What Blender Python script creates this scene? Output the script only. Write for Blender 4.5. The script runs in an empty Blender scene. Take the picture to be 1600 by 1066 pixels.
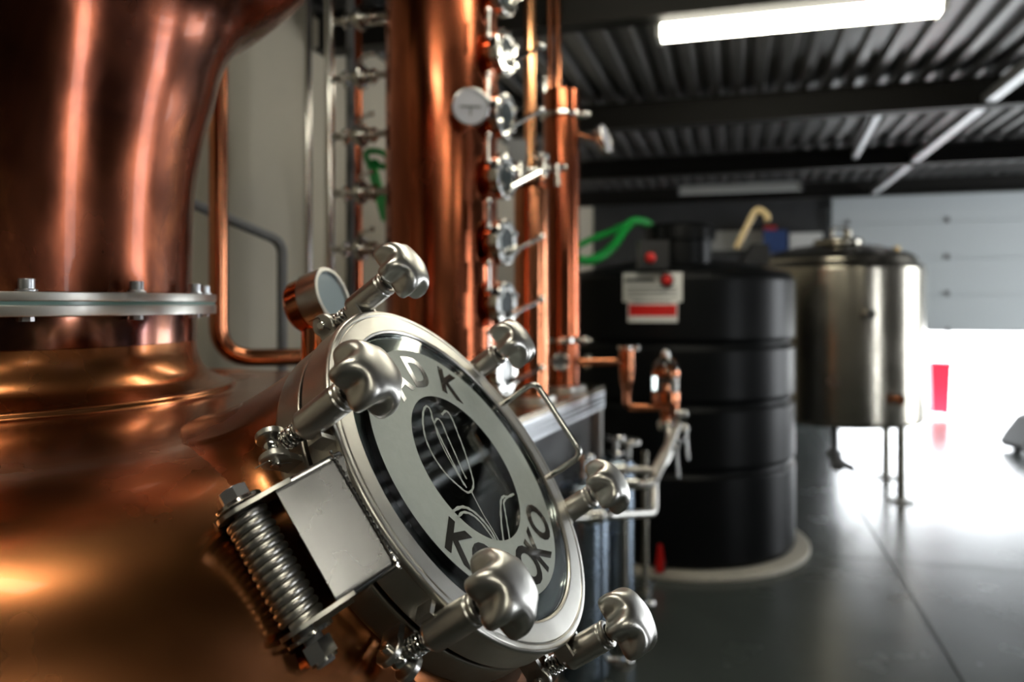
import bpy, math, random
from mathutils import Vector, Matrix
random.seed(7)
sc = bpy.context.scene
COL = sc.collection
F = 1200.0          # focal length in pixels of the 1600 px wide frame
CAM_H = 1.6         # eye height
HOR = 475.0         # horizon row

# ------------------------------------------------------------------ camera
cam = bpy.data.cameras.new('camera')
cam.sensor_width = 36.0
cam.lens = 36.0 * F / 1600.0
cam.shift_y = -(533.0 - HOR) / 1600.0
cam.clip_start = 0.02
cam.dof.use_dof = True
cam.dof.focus_distance = 0.80
cam.dof.aperture_fstop = 3.0
cam_o = bpy.data.objects.new('camera', cam)
cam_o.location = (0, 0, CAM_H)
cam_o.rotation_euler = (math.pi / 2, 0, 0)
COL.objects.link(cam_o)
sc.camera = cam_o

# building axes: A runs down the hall, B to its right
TH = math.atan(0.2917)
AX = Vector((math.sin(TH), math.cos(TH), 0))
BX = Vector((math.cos(TH), -math.sin(TH), 0))
def G(a, b, z): return AX * a + BX * b + Vector((0, 0, z))
def P(px, py, Y): return Vector(((px - 800) / F * Y, Y, CAM_H + (HOR - py) / F * Y))

B_LEFT, B_RIGHT, A_BACK, A_END, Z_CEIL = -2.12, 7.0, -4.5, 11.75, 3.12

# ------------------------------------------------------------------ world, light, exposure
w = bpy.data.worlds.new('overcast_sky'); sc.world = w
w.use_nodes = True
bg = w.node_tree.nodes['Background']
bg.inputs['Color'].default_value = (0.92, 0.96, 1.0, 1)
bg.inputs['Strength'].default_value = 11.0
sc.view_settings.view_transform = 'Standard'
sc.view_settings.look = 'None'
sc.view_settings.gamma = 1.0
sc.view_settings.use_curve_mapping = False
sc.view_settings.exposure = 0.42
try:
    sc.cycles.use_denoising = True
    sc.cycles.max_bounces = 10
    sc.cycles.caustics_reflective = False
    sc.cycles.caustics_refractive = False
    sc.cycles.sample_clamp_indirect = 6.0
except Exception:
    pass
def portal(name, loc, direction, sx, sy):          # daylight openings help the sky sampling
    l = bpy.data.lights.new(name, 'AREA'); l.shape = 'RECTANGLE'; l.size = sx; l.size_y = sy
    l.cycles.is_portal = True
    o = bpy.data.objects.new(name, l); COL.objects.link(o)
    o.location = loc
    o.rotation_euler = Vector(direction).to_track_quat('-Z', 'Z').to_euler()
    return o
portal('daylight_end_door', G(A_END + .05, 3.9, .6), -AX, 5.2, 1.25)
portal('daylight_side_door', G(.9, B_RIGHT + .05, 1.15), -BX, .8, 2.3)
portal('daylight_yard_door', G(8.4, B_RIGHT + .05, 1.35), -BX, 2.4, 2.7)

# ------------------------------------------------------------------ mesh helpers
class MB:
    def __init__(s): s.v = []; s.f = []
    def add(s, vs, fs):
        o = len(s.v); s.v += [Vector(p) for p in vs]; s.f += [tuple(i + o for i in f) for f in fs]; return s
    def box(s, c, size, ax=None):
        ax = ax or (Vector((1, 0, 0)), Vector((0, 1, 0)), Vector((0, 0, 1)))
        c = Vector(c); h = [x / 2 for x in size]
        vs = [c + ax[0] * (i * h[0]) + ax[1] * (j * h[1]) + ax[2] * (k * h[2]) for k in (-1, 1) for j in (-1, 1) for i in (-1, 1)]
        return s.add(vs, [(0, 2, 3, 1), (4, 5, 7, 6), (0, 1, 5, 4), (2, 6, 7, 3), (0, 4, 6, 2), (1, 3, 7, 5)])
    def lathe(s, prof, o=(0, 0, 0), axis=(0, 0, 1), seg=48, close=False, mod=None):
        """prof: (radius, height) points; closed ends where radius is 0"""
        o = Vector(o); ax = Vector(axis).normalized(); e1, e2 = basis(ax)
        rings = []; vs = []
        for i, (r, h) in enumerate(prof):
            if r <= 1e-7:
                rings.append([len(vs)]); vs.append(o + ax * h)
            else:
                rings.append(list(range(len(vs), len(vs) + seg)))
                for k in range(seg):
                    t = 2 * math.pi * k / seg
                    rr = r * (mod(i, t) if mod else 1)
                    vs.append(o + ax * h + (e1 * math.cos(t) + e2 * math.sin(t)) * rr)
        fs = []
        pairs = list(zip(rings[:-1], rings[1:]))
        if close: pairs.append((rings[-1], rings[0]))
        for A, B in pairs:
            for k in range(seg):
                k2 = (k + 1) % seg
                if len(A) == 1 and len(B) == 1: break
                if len(A) == 1: fs.append((A[0], B[k2], B[k]))
                elif len(B) == 1: fs.append((A[k], A[k2], B[0]))
                else: fs.append((A[k], A[k2], B[k2], B[k]))
        return s.add(vs, fs)
    def cyl(s, p0, p1, r, r1=None, seg=24, bev=0.0):
        p0 = Vector(p0); p1 = Vector(p1); L = (p1 - p0).length; r1 = r if r1 is None else r1
        if bev: pr = [(0, 0), (r - bev, 0), (r, bev), (r1, L - bev), (r1 - bev, L), (0, L)]
        else: pr = [(0, 0), (r, 0), (r1, L), (0, L)]
        return s.lathe(pr, p0, p1 - p0, seg)
    def tube(s, pts, r, seg=12, caps=True, closed=False):
        pts = [Vector(p) for p in pts]; n = len(pts)
        tang = []
        for i in range(n):
            a = pts[(i - 1) % n] if (closed or i > 0) else pts[i]
            b = pts[(i + 1) % n] if (closed or i < n - 1) else pts[i]
            tang.append((b - a).normalized())
        e1, _ = basis(tang[0]); vs = []
        for i in range(n):
            e1 = (e1 - tang[i] * e1.dot(tang[i])).normalized(); e2 = tang[i].cross(e1)
            rr = r[i] if isinstance(r, (list, tuple)) else r
            for k in range(seg):
                t = 2 * math.pi * k / seg
                vs.append(pts[i] + (e1 * math.cos(t) + e2 * math.sin(t)) * rr)
        fs = []
        for i in range(n if closed else n - 1):
            j = (i + 1) % n
            for k in range(seg):
                k2 = (k + 1) % seg
                fs.append((i * seg + k, i * seg + k2, j * seg + k2, j * seg + k))
        if caps and not closed:
            fs.append(tuple(reversed(range(seg)))); fs.append(tuple(range((n - 1) * seg, n * seg)))
        return s.add(vs, fs)
    def ball(s, c, r, seg=20):
        n = seg // 2
        return s.lathe([(r * math.sin(math.pi * i / n) if 0 < i < n else 0, -r * math.cos(math.pi * i / n)) for i in range(n + 1)], c, (0, 0, 1), seg)
    def prism(s, poly, o, e1, e2, e3, d0, d1):
        """poly in (e1,e2) plane, extruded d0..d1 along e3"""
        o = Vector(o); n = len(poly)
        vs = [o + e1 * x + e2 * y + e3 * d0 for x, y in poly] + [o + e1 * x + e2 * y + e3 * d1 for x, y in poly]
        fs = [tuple(reversed(range(n))), tuple(range(n, 2 * n))] + [(i, (i + 1) % n, n + (i + 1) % n, n + i) for i in range(n)]
        return s.add(vs, fs)
    def ring(s, c, axis, R, r, seg=40, rs=10):
        ax = Vector(axis).normalized(); e1, e2 = basis(ax); c = Vector(c)
        return s.tube([c + (e1 * math.cos(2 * math.pi * k / seg) + e2 * math.sin(2 * math.pi * k / seg)) * R for k in range(seg)], r, rs, closed=True)
    def build(s, name, mat, parent=None, angle=40, origin=None):
        me = bpy.data.meshes.new(name)
        if origin is None:
            if parent is not None: origin = wloc(parent)
            else:
                xs = [p.x for p in s.v]; ys = [p.y for p in s.v]; zs = [p.z for p in s.v]
                origin = Vector(((min(xs) + max(xs)) / 2, (min(ys) + max(ys)) / 2, min(zs)))
        me.from_pydata([tuple(p - origin) for p in s.v], [], s.f)
        import bmesh
        bm = bmesh.new(); bm.from_mesh(me); bmesh.ops.recalc_face_normals(bm, faces=bm.faces); bm.to_mesh(me); bm.free()
        me.materials.append(mat)
        me.shade_smooth()
        if angle: me.set_sharp_from_angle(angle=math.radians(angle))
        o = bpy.data.objects.new(name, me); COL.objects.link(o)
        if angle:
            wn = o.modifiers.new('weighted', 'WEIGHTED_NORMAL'); wn.keep_sharp = True
        if parent is not None:
            o.parent = parent; o.location = origin - wloc(parent)
        else: o.location = origin
        return o
def basis(ax):
    t = Vector((0, 0, 1)) if abs(ax.z) < .9 else Vector((1, 0, 0))
    e1 = t.cross(ax).normalized(); return e1, ax.cross(e1)
def wloc(o):
    l = Vector(o.location)
    while o.parent: o = o.parent; l = l + Vector(o.location)
    return l
def fillet(pts, rad, n=6):
    """round the inner corners of a polyline (2D tuples or Vectors)"""
    pts = [Vector(p) for p in pts]; out = [pts[0]]
    for i in range(1, len(pts) - 1):
        r = rad[i] if isinstance(rad, (list, tuple)) else rad
        a, b, c = pts[i - 1], pts[i], pts[i + 1]
        d1 = (a - b); d2 = (c - b); l = min(r, d1.length * .49, d2.length * .49)
        p = b + d1.normalized() * l; q = b + d2.normalized() * l
        for k in range(n + 1):
            t = k / n; out.append(p * (1 - t) ** 2 + b * (2 * t * (1 - t)) + q * t * t)
    out.append(pts[-1]); return out
def prof(pts, rad, n=4): return [(p.x, p.y) for p in fillet(pts, rad, n)]
def smooth_path(pts, n=8):
    pts = [Vector(p) for p in pts]; out = []
    for i in range(len(pts) - 1):
        p0 = pts[max(i - 1, 0)]; p1 = pts[i]; p2 = pts[i + 1]; p3 = pts[min(i + 2, len(pts) - 1)]
        for k in range(n):
            t = k / n
            out.append(.5 * ((2 * p1) + (p2 - p0) * t + (2 * p0 - 5 * p1 + 4 * p2 - p3) * t * t + (3 * p1 - p0 - 3 * p2 + p3) * t ** 3))
    out.append(pts[-1]); return out
def empty(name, loc):
    o = bpy.data.objects.new(name, None); COL.objects.link(o); o.location = loc; o.empty_display_size = .05; return o
def tag(o, label, cat, group=None):
    o['label'] = label; o['category'] = cat
    if group: o['group'] = group
    return o
def thing(name, loc, label, cat, group=None): return tag(empty(name, loc), label, cat, group)
def struct(o, label=None):
    o['kind'] = 'structure'
    if label: o['label'] = label
    return o

# ------------------------------------------------------------------ materials
def mat(name, color, rough=.5, metal=0.0, noise=None, scale=6.0, rvar=0.0, bump=0.0, bscale=60.0, bdist=.004, stretch=(1, 1, 1), third=None,
        emit=None, trans=0.0, ior=1.45, coat=0.0, aniso=0.0, spec=None):
    m = bpy.data.materials.new(name); m.use_nodes = True
    nt = m.node_tree; b = nt.nodes['Principled BSDF']
    b.inputs['Base Color'].default_value = (*color, 1); b.inputs['Roughness'].default_value = rough
    b.inputs['Metallic'].default_value = metal; b.inputs['IOR'].default_value = ior
    b.inputs['Transmission Weight'].default_value = trans; b.inputs['Coat Weight'].default_value = coat
    b.inputs['Anisotropic'].default_value = aniso
    if spec is not None: b.inputs['Specular IOR Level'].default_value = spec
    if emit:
        b.inputs['Emission Color'].default_value = (*emit[0], 1); b.inputs['Emission Strength'].default_value = emit[1]
    if noise or rvar or bump:
        tc = nt.nodes.new('ShaderNodeTexCoord'); mp = nt.nodes.new('ShaderNodeMapping')
        mp.inputs['Scale'].default_value = stretch
        nt.links.new(tc.outputs['Object'], mp.inputs['Vector'])
        n = nt.nodes.new('ShaderNodeTexNoise'); n.inputs['Scale'].default_value = scale; n.inputs['Detail'].default_value = 6
        n.inputs['Roughness'].default_value = .62
        n.inputs['Distortion'].default_value = .6
        nt.links.new(mp.outputs['Vector'], n.inputs['Vector'])
        if noise:
            cr = nt.nodes.new('ShaderNodeValToRGB')
            cr.color_ramp.elements[0].position = .34; cr.color_ramp.elements[1].position = .68
            cr.color_ramp.elements[0].color = (*noise, 1); cr.color_ramp.elements[1].color = (*color, 1)
            if third:
                e = cr.color_ramp.elements.new(.52); e.color = (*third, 1)
            nt.links.new(n.outputs['Fac'], cr.inputs['Fac']); nt.links.new(cr.outputs['Color'], b.inputs['Base Color'])
        if rvar:
            mr = nt.nodes.new('ShaderNodeMapRange')
            mr.inputs['From Min'].default_value = .3; mr.inputs['From Max'].default_value = .7
            mr.inputs['To Min'].default_value = rough - rvar; mr.inputs['To Max'].default_value = rough + rvar
            n2 = nt.nodes.new('ShaderNodeTexNoise'); n2.inputs['Scale'].default_value = scale * 1.7; n2.inputs['Detail'].default_value = 4
            nt.links.new(mp.outputs['Vector'], n2.inputs['Vector'])
            nt.links.new(n2.outputs['Fac'], mr.inputs['Value']); nt.links.new(mr.outputs['Result'], b.inputs['Roughness'])
        if bump:
            n3 = nt.nodes.new('ShaderNodeTexNoise'); n3.inputs['Scale'].default_value = bscale; n3.inputs['Detail'].default_value = 3
            nt.links.new(mp.outputs['Vector'], n3.inputs['Vector'])
            bp = nt.nodes.new('ShaderNodeBump'); bp.inputs['Strength'].default_value = bump; bp.inputs['Distance'].default_value = bdist
            nt.links.new(n3.outputs['Fac'], bp.inputs['Height']); nt.links.new(bp.outputs['Normal'], b.inputs['Normal'])
    return m
M = {}
M['cop_body'] = mat('copper_pot', (.48, .18, .068), .25, 1, (.30, .105, .040), 3.0, .06, 0, 9, third=(.40, .152, .055), bdist=.003, coat=.12)
M['cop_helm'] = mat('copper_helmet_patina', (.52, .165, .06), .23, 1, (.10, .030, .018), 4.6, .09, .22, 6, stretch=(1, 1, .5), third=(.20, .058, .028), coat=.12, bdist=.012)
M['cop_neck'] = mat('copper_neck_patina', (.34, .13, .085), .17, 1, (.15, .062, .062), 6, .05, .12, 10, third=(.25, .10, .06), coat=.25)
M['cop'] = mat('copper_polished', (.66, .26, .13), .17, 1, (.48, .17, .08), 4, .05, .05, 12)
M['cop_col'] = mat('copper_column', (.58, .175, .075), .20, 1, (.24, .065, .034), 4, .08, .20, 7, stretch=(1, 1, .35), third=(.40, .115, .052), bdist=.010)
M['steel'] = mat('stainless_brushed', (.56, .545, .51), .33, 1, (.53, .515, .48), 60, .03)
M['steel_face'] = mat('stainless_lid', (.64, .62, .57), .34, 1, (.60, .58, .53), 40, .04)
M['steel_ring'] = mat('stainless_weld_stained', (.50, .47, .42), .34, 1, (.40, .35, .28), 9, .04)
M['steel_pol'] = mat('stainless_polished', (.68, .67, .64), .14, 1)
M['steel_tank'] = mat('stainless_tank', (.46, .43, .36), .22, 1, (.40, .37, .31), 2, .03)
M['knob'] = mat('cast_stainless_satin', (.60, .585, .55), .33, 1, (.57, .555, .52), 70, .03)
M['zinc'] = mat('zinc_bolt', (.55, .57, .60), .35, 1)
M['dark'] = mat('black_rubber', (.012, .013, .014), .45)
M['gasket'] = mat('clear_green_gasket', (.30, .48, .45), .2, spec=.6)
M['glass'] = mat('sight_glass', (.88, .97, .94), .0, trans=1.0, ior=1.5)
M['frost'] = mat('frosted_etching', (.40, .43, .39), .55, noise=(.37, .40, .36), scale=90)
M['letter'] = mat('clear_letter_dark', (.035, .033, .03), .08)
M['wall'] = mat('wall_paint', (.62, .545, .41), .7, noise=(.56, .495, .375), scale=1.3, bump=.02)
M['wall_dark'] = mat('wall_end_sheeting', (.055, .056, .057), .6, noise=(.04, .041, .042), scale=2)
M['wall_white'] = mat('wall_white', (.62, .62, .60), .7)
M['wall_side'] = mat('wall_grey_block', (.14, .135, .125), .7)
M['floor'] = mat('floor_coating', (.072, .084, .078), .25, noise=(.058, .068, .063), scale=1.4, rvar=.03, bump=.01, bscale=14)
M['joint'] = mat('floor_joint_filler', (.03, .034, .033), .6)
M['deck'] = mat('roof_deck_sheet', (.13, .125, .125), .35, .3, noise=(.08, .077, .075), scale=2)
M['beam'] = mat('roof_beam_paint', (.016, .015, .013), .55, spec=.25)
M['galv'] = mat('galvanised_bar', (.55, .56, .58), .4, .6)
M['tank_black'] = mat('black_polyethylene', (.006, .0065, .007), .34, spec=.12, noise=(.004, .0045, .005), scale=3)
M['plinth'] = mat('pale_concrete_plinth', (.60, .56, .47), .8, noise=(.5, .47, .4), scale=8)
M['white'] = mat('white_enamel', (.75, .75, .72), .45)
M['door_white'] = mat('sectional_door_skin', (.62, .66, .67), .5)
M['red'] = mat('red_plastic', (.65, .015, .012), .35)
M['pinkred'] = mat('red_bin_plastic', (.75, .03, .07), .4)
M['green'] = mat('green_hose', (.01, .30, .05), .35)
M['tan'] = mat('tan_plastic_pipe', (.62, .48, .26), .45)
M['black'] = mat('black_plastic', (.012, .012, .013), .4)
M['steel_blue_reflection'] = mat('receiver_steel', (.42, .50, .60), .25, 1, (.34, .42, .52), 5, .05)  # stainless; its blue reflection is put into the base colour
M['print'] = mat('sign_print_grey', (.16, .16, .16), .6)
M['dial'] = mat('dial_face', (.62, .62, .68), .25, coat=1.0)
M['tube'] = mat('fluorescent_diffuser_lit', (.9, .9, .85), .4, emit=((1.0, .95, .78), 17.0))
M['tube_off'] = mat('fluorescent_diffuser_unlit', (.55, .57, .56), .4)
M['concrete'] = mat('yard_concrete', (.62, .62, .60), .8)
M['blue'] = mat('blue_box', (.03, .07, .22), .5)
M['orange'] = mat('orange_paint', (.75, .16, .03), .4)
M['grey'] = mat('grey_paint', (.20, .20, .21), .5)

# ------------------------------------------------------------------ the hall
def room_box(name, m, a0, a1, b0, b1, z0, z1):
    return MB().box(G((a0 + a1) / 2, (b0 + b1) / 2, (z0 + z1) / 2), (a1 - a0, b1 - b0, z1 - z0), (AX, BX, Vector((0, 0, 1)))).build(name, m)
fl = struct(room_box('floor', M['joint'], A_BACK, A_END, B_LEFT, B_RIGHT, -.12, -.006), 'dark grey coated concrete floor')
proto = None
na, nb = 5, 3
aw, bw = (A_END - A_BACK) / na, (B_RIGHT - B_LEFT) / nb
edge_shift = .55
for i in range(na):
    for j in range(nb):
        a0, b0 = A_BACK + i * aw, B_LEFT + j * bw
        c = G(a0 + aw / 2, b0 + bw / 2, 0)
        if proto is None:
            mb = MB(); h = (aw / 2 - .006, bw / 2 - .006)
            mb.box(c + Vector((0, 0, -.003)), (h[0] * 2, h[1] * 2, .006), (AX, BX, Vector((0, 0, 1))))
            proto = mb.build('slab', M['floor'], fl, origin=c)
        else:
            o = proto.copy(); COL.objects.link(o); o.parent = fl; o.location = c - wloc(fl)
struct(room_box('wall_left', M['wall'], A_BACK, A_END, B_LEFT - .15, B_LEFT, -.1, Z_CEIL + .1), 'pale cream wall behind the copper columns')
struct(room_box('wall_front', M['wall_side'], A_BACK - .15, A_BACK, B_LEFT - .15, B_RIGHT + .15, -.1, Z_CEIL + .1))
# right wall with a tall open doorway (daylight from the side)
def wall_with_hole(name, m, along, other0, other1, s0, s1, holes, flip):
    mb = MB(); ax = (AX, BX, Vector((0, 0, 1)))
    def bx(p0, p1, z0, z1):
        if flip: mb.box(G((other0 + other1) / 2, (p0 + p1) / 2, (z0 + z1) / 2), (other1 - other0, p1 - p0, z1 - z0), ax)
        else: mb.box(G((p0 + p1) / 2, (other0 + other1) / 2, (z0 + z1) / 2), (p1 - p0, other1 - other0, z1 - z0), ax)
    p = s0
    for h0, h1, hz in holes:
        bx(p, h0, -.1, Z_CEIL + .1); bx(h0, h1, hz, Z_CEIL + .1); p = h1
    bx(p, s1, -.1, Z_CEIL + .1)
    return mb.build(name, m)
struct(wall_with_hole('wall_right', M['wall_side'], 'a', B_RIGHT, B_RIGHT + .15, A_BACK, A_END, [(.5, 1.3, 2.3), (7.2, 9.6, 2.7)], False))
DOOR_B0, DOOR_B1 = 1.4, 6.5
struct(wall_with_hole('wall_back', M['wall_dark'], 'b', A_END, A_END + .15, B_LEFT, B_RIGHT + .15, [(DOOR_B0, DOOR_B1, 3.02)], True), 'dark end wall around the sectional door')
# corrugated roof deck
mb = MB(); pitch = .15; b = B_LEFT; poly = []
while b < B_RIGHT:
    poly += [(b, 0), (b + .055, 0), (b + .075, .045), (b + .13, .045)]; b += pitch
vs = []; n = len(poly)
for a in (A_BACK, A_END):
    vs += [G(a, x, Z_CEIL + z) for x, z in poly]
mb.add(vs, [(i, i + 1, n + i + 1, n + i) for i in range(n - 1)])
mb.box(G((A_BACK + A_END) / 2, (B_LEFT + B_RIGHT) / 2, Z_CEIL + .12), (A_END - A_BACK, B_RIGHT - B_LEFT + .3, .05), (AX, BX, Vector((0, 0, 1))))
struct(mb.build('ceiling', M['deck'], angle=15), 'dark ribbed metal roof deck')
ZV = Vector((0, 0, 1))
beam_pos = [1.35, 3.62, 5.85, 8.1, 10.3]
words = ['behind the camera side', 'above and nearest the lit ceiling lamp', 'just beyond the lit ceiling lamp', 'second beyond the lit ceiling lamp', 'nearest the white sectional door']
for k, a in enumerate(beam_pos):
    mb = MB(); bc = (B_LEFT + B_RIGHT) / 2; L = B_RIGHT - B_LEFT
    mb.box(G(a, bc, Z_CEIL - .01), (.12, L, .012), (AX, BX, ZV)); mb.box(G(a, bc, Z_CEIL - .1), (.012, L, .18), (AX, BX, ZV)); mb.box(G(a, bc, Z_CEIL - .19), (.12, L, .014), (AX, BX, ZV))
    tag(mb.build('roof_beam', M['beam']), 'black steel roof beam crossing the ceiling, ' + words[k], 'beam', 'roof beams')
def rail(a0, a1, b, z, wdt, label, b1=None):
    p0, p1 = G(a0, b, z), G(a1, b if b1 is None else b1, z); d = (p1 - p0).normalized(); s = ZV.cross(d)
    mb = MB().box((p0 + p1) / 2, ((p1 - p0).length, wdt, .012), (d, s, ZV)); mb.box((p0 + p1) / 2 + s * (wdt / 2 - .006) + ZV * .03, ((p1 - p0).length, .012, .06), (d, s, ZV))
    return tag(mb.build('roof_brace', M['galv']), label, 'brace', 'roof braces')
rail(3.7, 8.05, 1.62, Z_CEIL - .175, .07, 'long pale steel bar running under the roof at upper right')
rail(8.16, 10.25, 1.62, Z_CEIL - .175, .07, 'short pale steel bar above the stainless tank, before the white door')
rail(5.92, 8.03, 1.0, Z_CEIL - .12, .045, 'thin pale bar between the two middle roof beams', 1.1)

# sectional door, half raised
dr = thing('door_1', G(A_END - .08, (DOOR_B0 + DOOR_B1) / 2, 1.22), 'white sectional overhead door raised half way at the end wall', 'door'); dr['kind'] = 'structure'
del dr['category']
ph = .5
for k in range(4):
    z0 = 1.22 + k * ph; z1 = min(z0 + ph - .008, 3.10)
    mb = MB(); bc = (DOOR_B0 + DOOR_B1) / 2
    mb.box(G(A_END - .08, bc, (z0 + z1) / 2), (.045, DOOR_B1 - DOOR_B0 + .2, z1 - z0), (AX, BX, ZV))
    if k < 3: mb.box(G(A_END - .045, bc, z1), (.02, DOOR_B1 - DOOR_B0 + .2, .06), (AX, BX, ZV))
    pn = mb.build('door_panel', M['door_white'], dr)
    for b in (DOOR_B0 + .1, DOOR_B0 + 1.35, DOOR_B0 + 2.6, DOOR_B0 + 3.85, DOOR_B0 + 5.0):
        hb = MB().box(G(A_END - .112, b, z0 + .02), (.02, .05, .07), (AX, BX, ZV)); hb.cyl(G(A_END - .125, b - .03, z0), G(A_END - .125, b + .03, z0), .008, seg=8)
        hb.build('door_hinge', M['grey'], pn)
# yard outside
tag(MB().box(G(A_END + 20, 4, -.08), (39.5, 60, .1), (AX, BX, ZV)).build('yard', M['concrete']), 'bright sunlit concrete yard beyond the open door', 'yard')['kind'] = 'structure'
del bpy.data.objects['yard']['category']

# lamps
def lamp(c, L, lit, label):
    t = thing('ceiling_lamp', c + ZV * .0, label, 'lamp', 'ceiling lamps')
    mb = MB(); pr_ = [(-.055, .05), (-.06, .0), (-.05, -.035), (-.025, -.05), (.025, -.05), (.05, -.035), (.06, 0), (.055, .05)]
    mb.prism(pr_, c, AX, ZV, BX, -L / 2, L / 2); mb.build('diffuser', M['tube'] if lit else M['tube_off'], t, angle=50)
    mb = MB().box(c + ZV * .065, (.09, L * .98, .03), (AX, BX, ZV)); mb.box(c + ZV * .12, (.02, .02, .1), (AX, BX, ZV))
    for s in (-1, 1): mb.box(c + BX * (s * (L / 2 + .012)), (.125, .024, .105), (AX, BX, ZV)); mb.cyl(c + BX * (s * L * .35) + ZV * .07, c + BX * (s * L * .35) + ZV * .2, .006, seg=8)
    mb.build('housing', M['grey'] if not lit else M['white'], t)
    return t
lamp(Vector((1.30, 3.54, 2.92)), 1.2, True, 'long lit fluorescent lamp hanging under the ribbed roof')
lamp(P(1155, 294, 8.7), 1.3, False, 'unlit grey ceiling lamp far back above the black tank')
lamp(G(2.25, -.25, 2.92), 1.15, True, 'added fill lamp, unseen overhead in front of the copper columns, above the picture')  # out of view, added to brighten the cream wall
lamp(G(.35, -.75, 2.92), 1.15, True, 'added fill lamp, unseen overhead beside the copper helmet, above the picture')  # unseen lamp added to lift the dark band on the pot body
lamp(G(-1.2, 1.2, 2.92), 1.2, True, 'added fill lamp, unseen overhead behind the viewpoint')  # unseen lamp added to raise the general light in the hall
lamp(G(-1.2, 4.2, 2.92), 1.2, True, 'added fill lamp, unseen overhead at the right behind the viewpoint')  # another unseen lamp, added as fill from behind the camera

# ------------------------------------------------------------------ pot still
SX, SY = -.82, 1.20
AXIS = Vector((SX, SY, 0))
body_prof = [(.302, 1.585), (.302, 1.54), (.307, 1.512), (.322, 1.487), (.350, 1.472), (.362, 1.469), (.369, 1.4605), (.40, 1.460), (.5, 1.457), (.6, 1.450), (.68, 1.437), (.74, 1.412), (.79, 1.371), (.83, 1.315), (.862, 1.24), (.882, 1.15), (.89, 1.05), (.89, .80), (.89, .55), (.86, .46), (.78, .40), (.60, .36), (0, .33)]
def dens(pr, n):
    out = []
    for p in smooth_path([Vector((a, b)) for a, b in pr], n): out.append((max(p.x, 0), p.y))
    return out
bp = dens(body_prof, 5)
def zprof(r):
    best = None
    for (r0, z0), (r1, z1) in zip(bp[:-1], bp[1:]):
        if min(r0, r1) <= r <= max(r0, r1) and z0 > 1.0:
            t = 0 if r1 == r0 else (r - r0) / (r1 - r0); z = z0 + (z1 - z0) * t
            best = z if best is None else max(best, z)
    return best if best is not None else -1
# manway frame
DC = Vector((-.0493, .8967, 1.4129)); th_, ph_ = 1.226, .6179
DN = Vector((math.cos(ph_) * math.sin(th_), -math.cos(ph_) * math.cos(th_), math.sin(ph_)))
DU = ZV.cross(DN).normalized(); DV = DN.cross(DU)
def D(a, b, n): return DC + DU * a + DV * b + DN * n
def Dp(r, deg, n): return D(r * math.cos(math.radians(deg)), r * math.sin(math.radians(deg)), n)
def to_door(px, py, n=0):
    d = Vector(((px - 800) / F, 1, (HOR - py) / F)); o = Vector((0, 0, CAM_H))
    t = (DC + DN * n - o).dot(DN) / d.dot(DN); p = o + d * t - DC
    return p.dot(DU), p.dot(DV)

still = thing('pot_still', (SX, SY, 0), 'big copper pot still with bolted neck flange filling the left side', 'still')
mb = MB().lathe(bp, AXIS, ZV, 200)
keep = []
for f in mb.f:
    c = sum((mb.v[i] for i in f), Vector()) / len(f) - DC
    n_ = c.dot(DN); rr = (c - DN * n_).length
    if not (rr < .205 and n_ > -.4): keep.append(f)
mb.f = keep
mb.build('pot_body', M['cop_body'], still, angle=60)
def inside(p):
    r = math.hypot(p.x - SX, p.y - SY); return r < .888 and p.z < zprof(r)
# copper collar drawn up from the pot to the manway neck
ns = 240; rows = 12; vs = []
for k in range(ns):
    deg = 360 * k / ns
    def hit(r):
        n_ = -.086
        while n_ > -.5 and not inside(Dp(r, deg, n_)): n_ -= .0006
        return n_
    nf = hit(.262); nh = hit(.214)
    A_ = (.2135, -.080); Fp = (.262, min(nf, -.088) - .004); Ct = (.2135, min(max(nh, nf) + .004, -.088))
    if nf < -.2: Ct = (.2135, nf + .05)
    for j in range(rows + 1):
        t = j / rows
        r = A_[0] * (1 - t) ** 2 + 2 * t * (1 - t) * Ct[0] + t * t * Fp[0]; n_ = A_[1] * (1 - t) ** 2 + 2 * t * (1 - t) * Ct[1] + t * t * Fp[1]
        vs.append(Dp(r, deg, n_))
    vs.append(Dp(.275, deg, Fp[1] - .03))
R1 = rows + 2
fs = [(k * R1 + j, ((k + 1) % ns) * R1 + j, ((k + 1) % ns) * R1 + j + 1, k * R1 + j + 1) for k in range(ns) for j in range(R1 - 1)]
MB().add(vs, fs).build('manway_collar', M['cop_body'], still, angle=70)
MB().lathe(prof([(.186, -.30), (.186, -.0469), (.2155, -.0469), (.2165, -.050), (.2165, -.080), (.212, -.086), (.2, -.09)], .003, 2), DC, DN, 128).build('manway_neck', M['steel_ring'], still)
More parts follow.
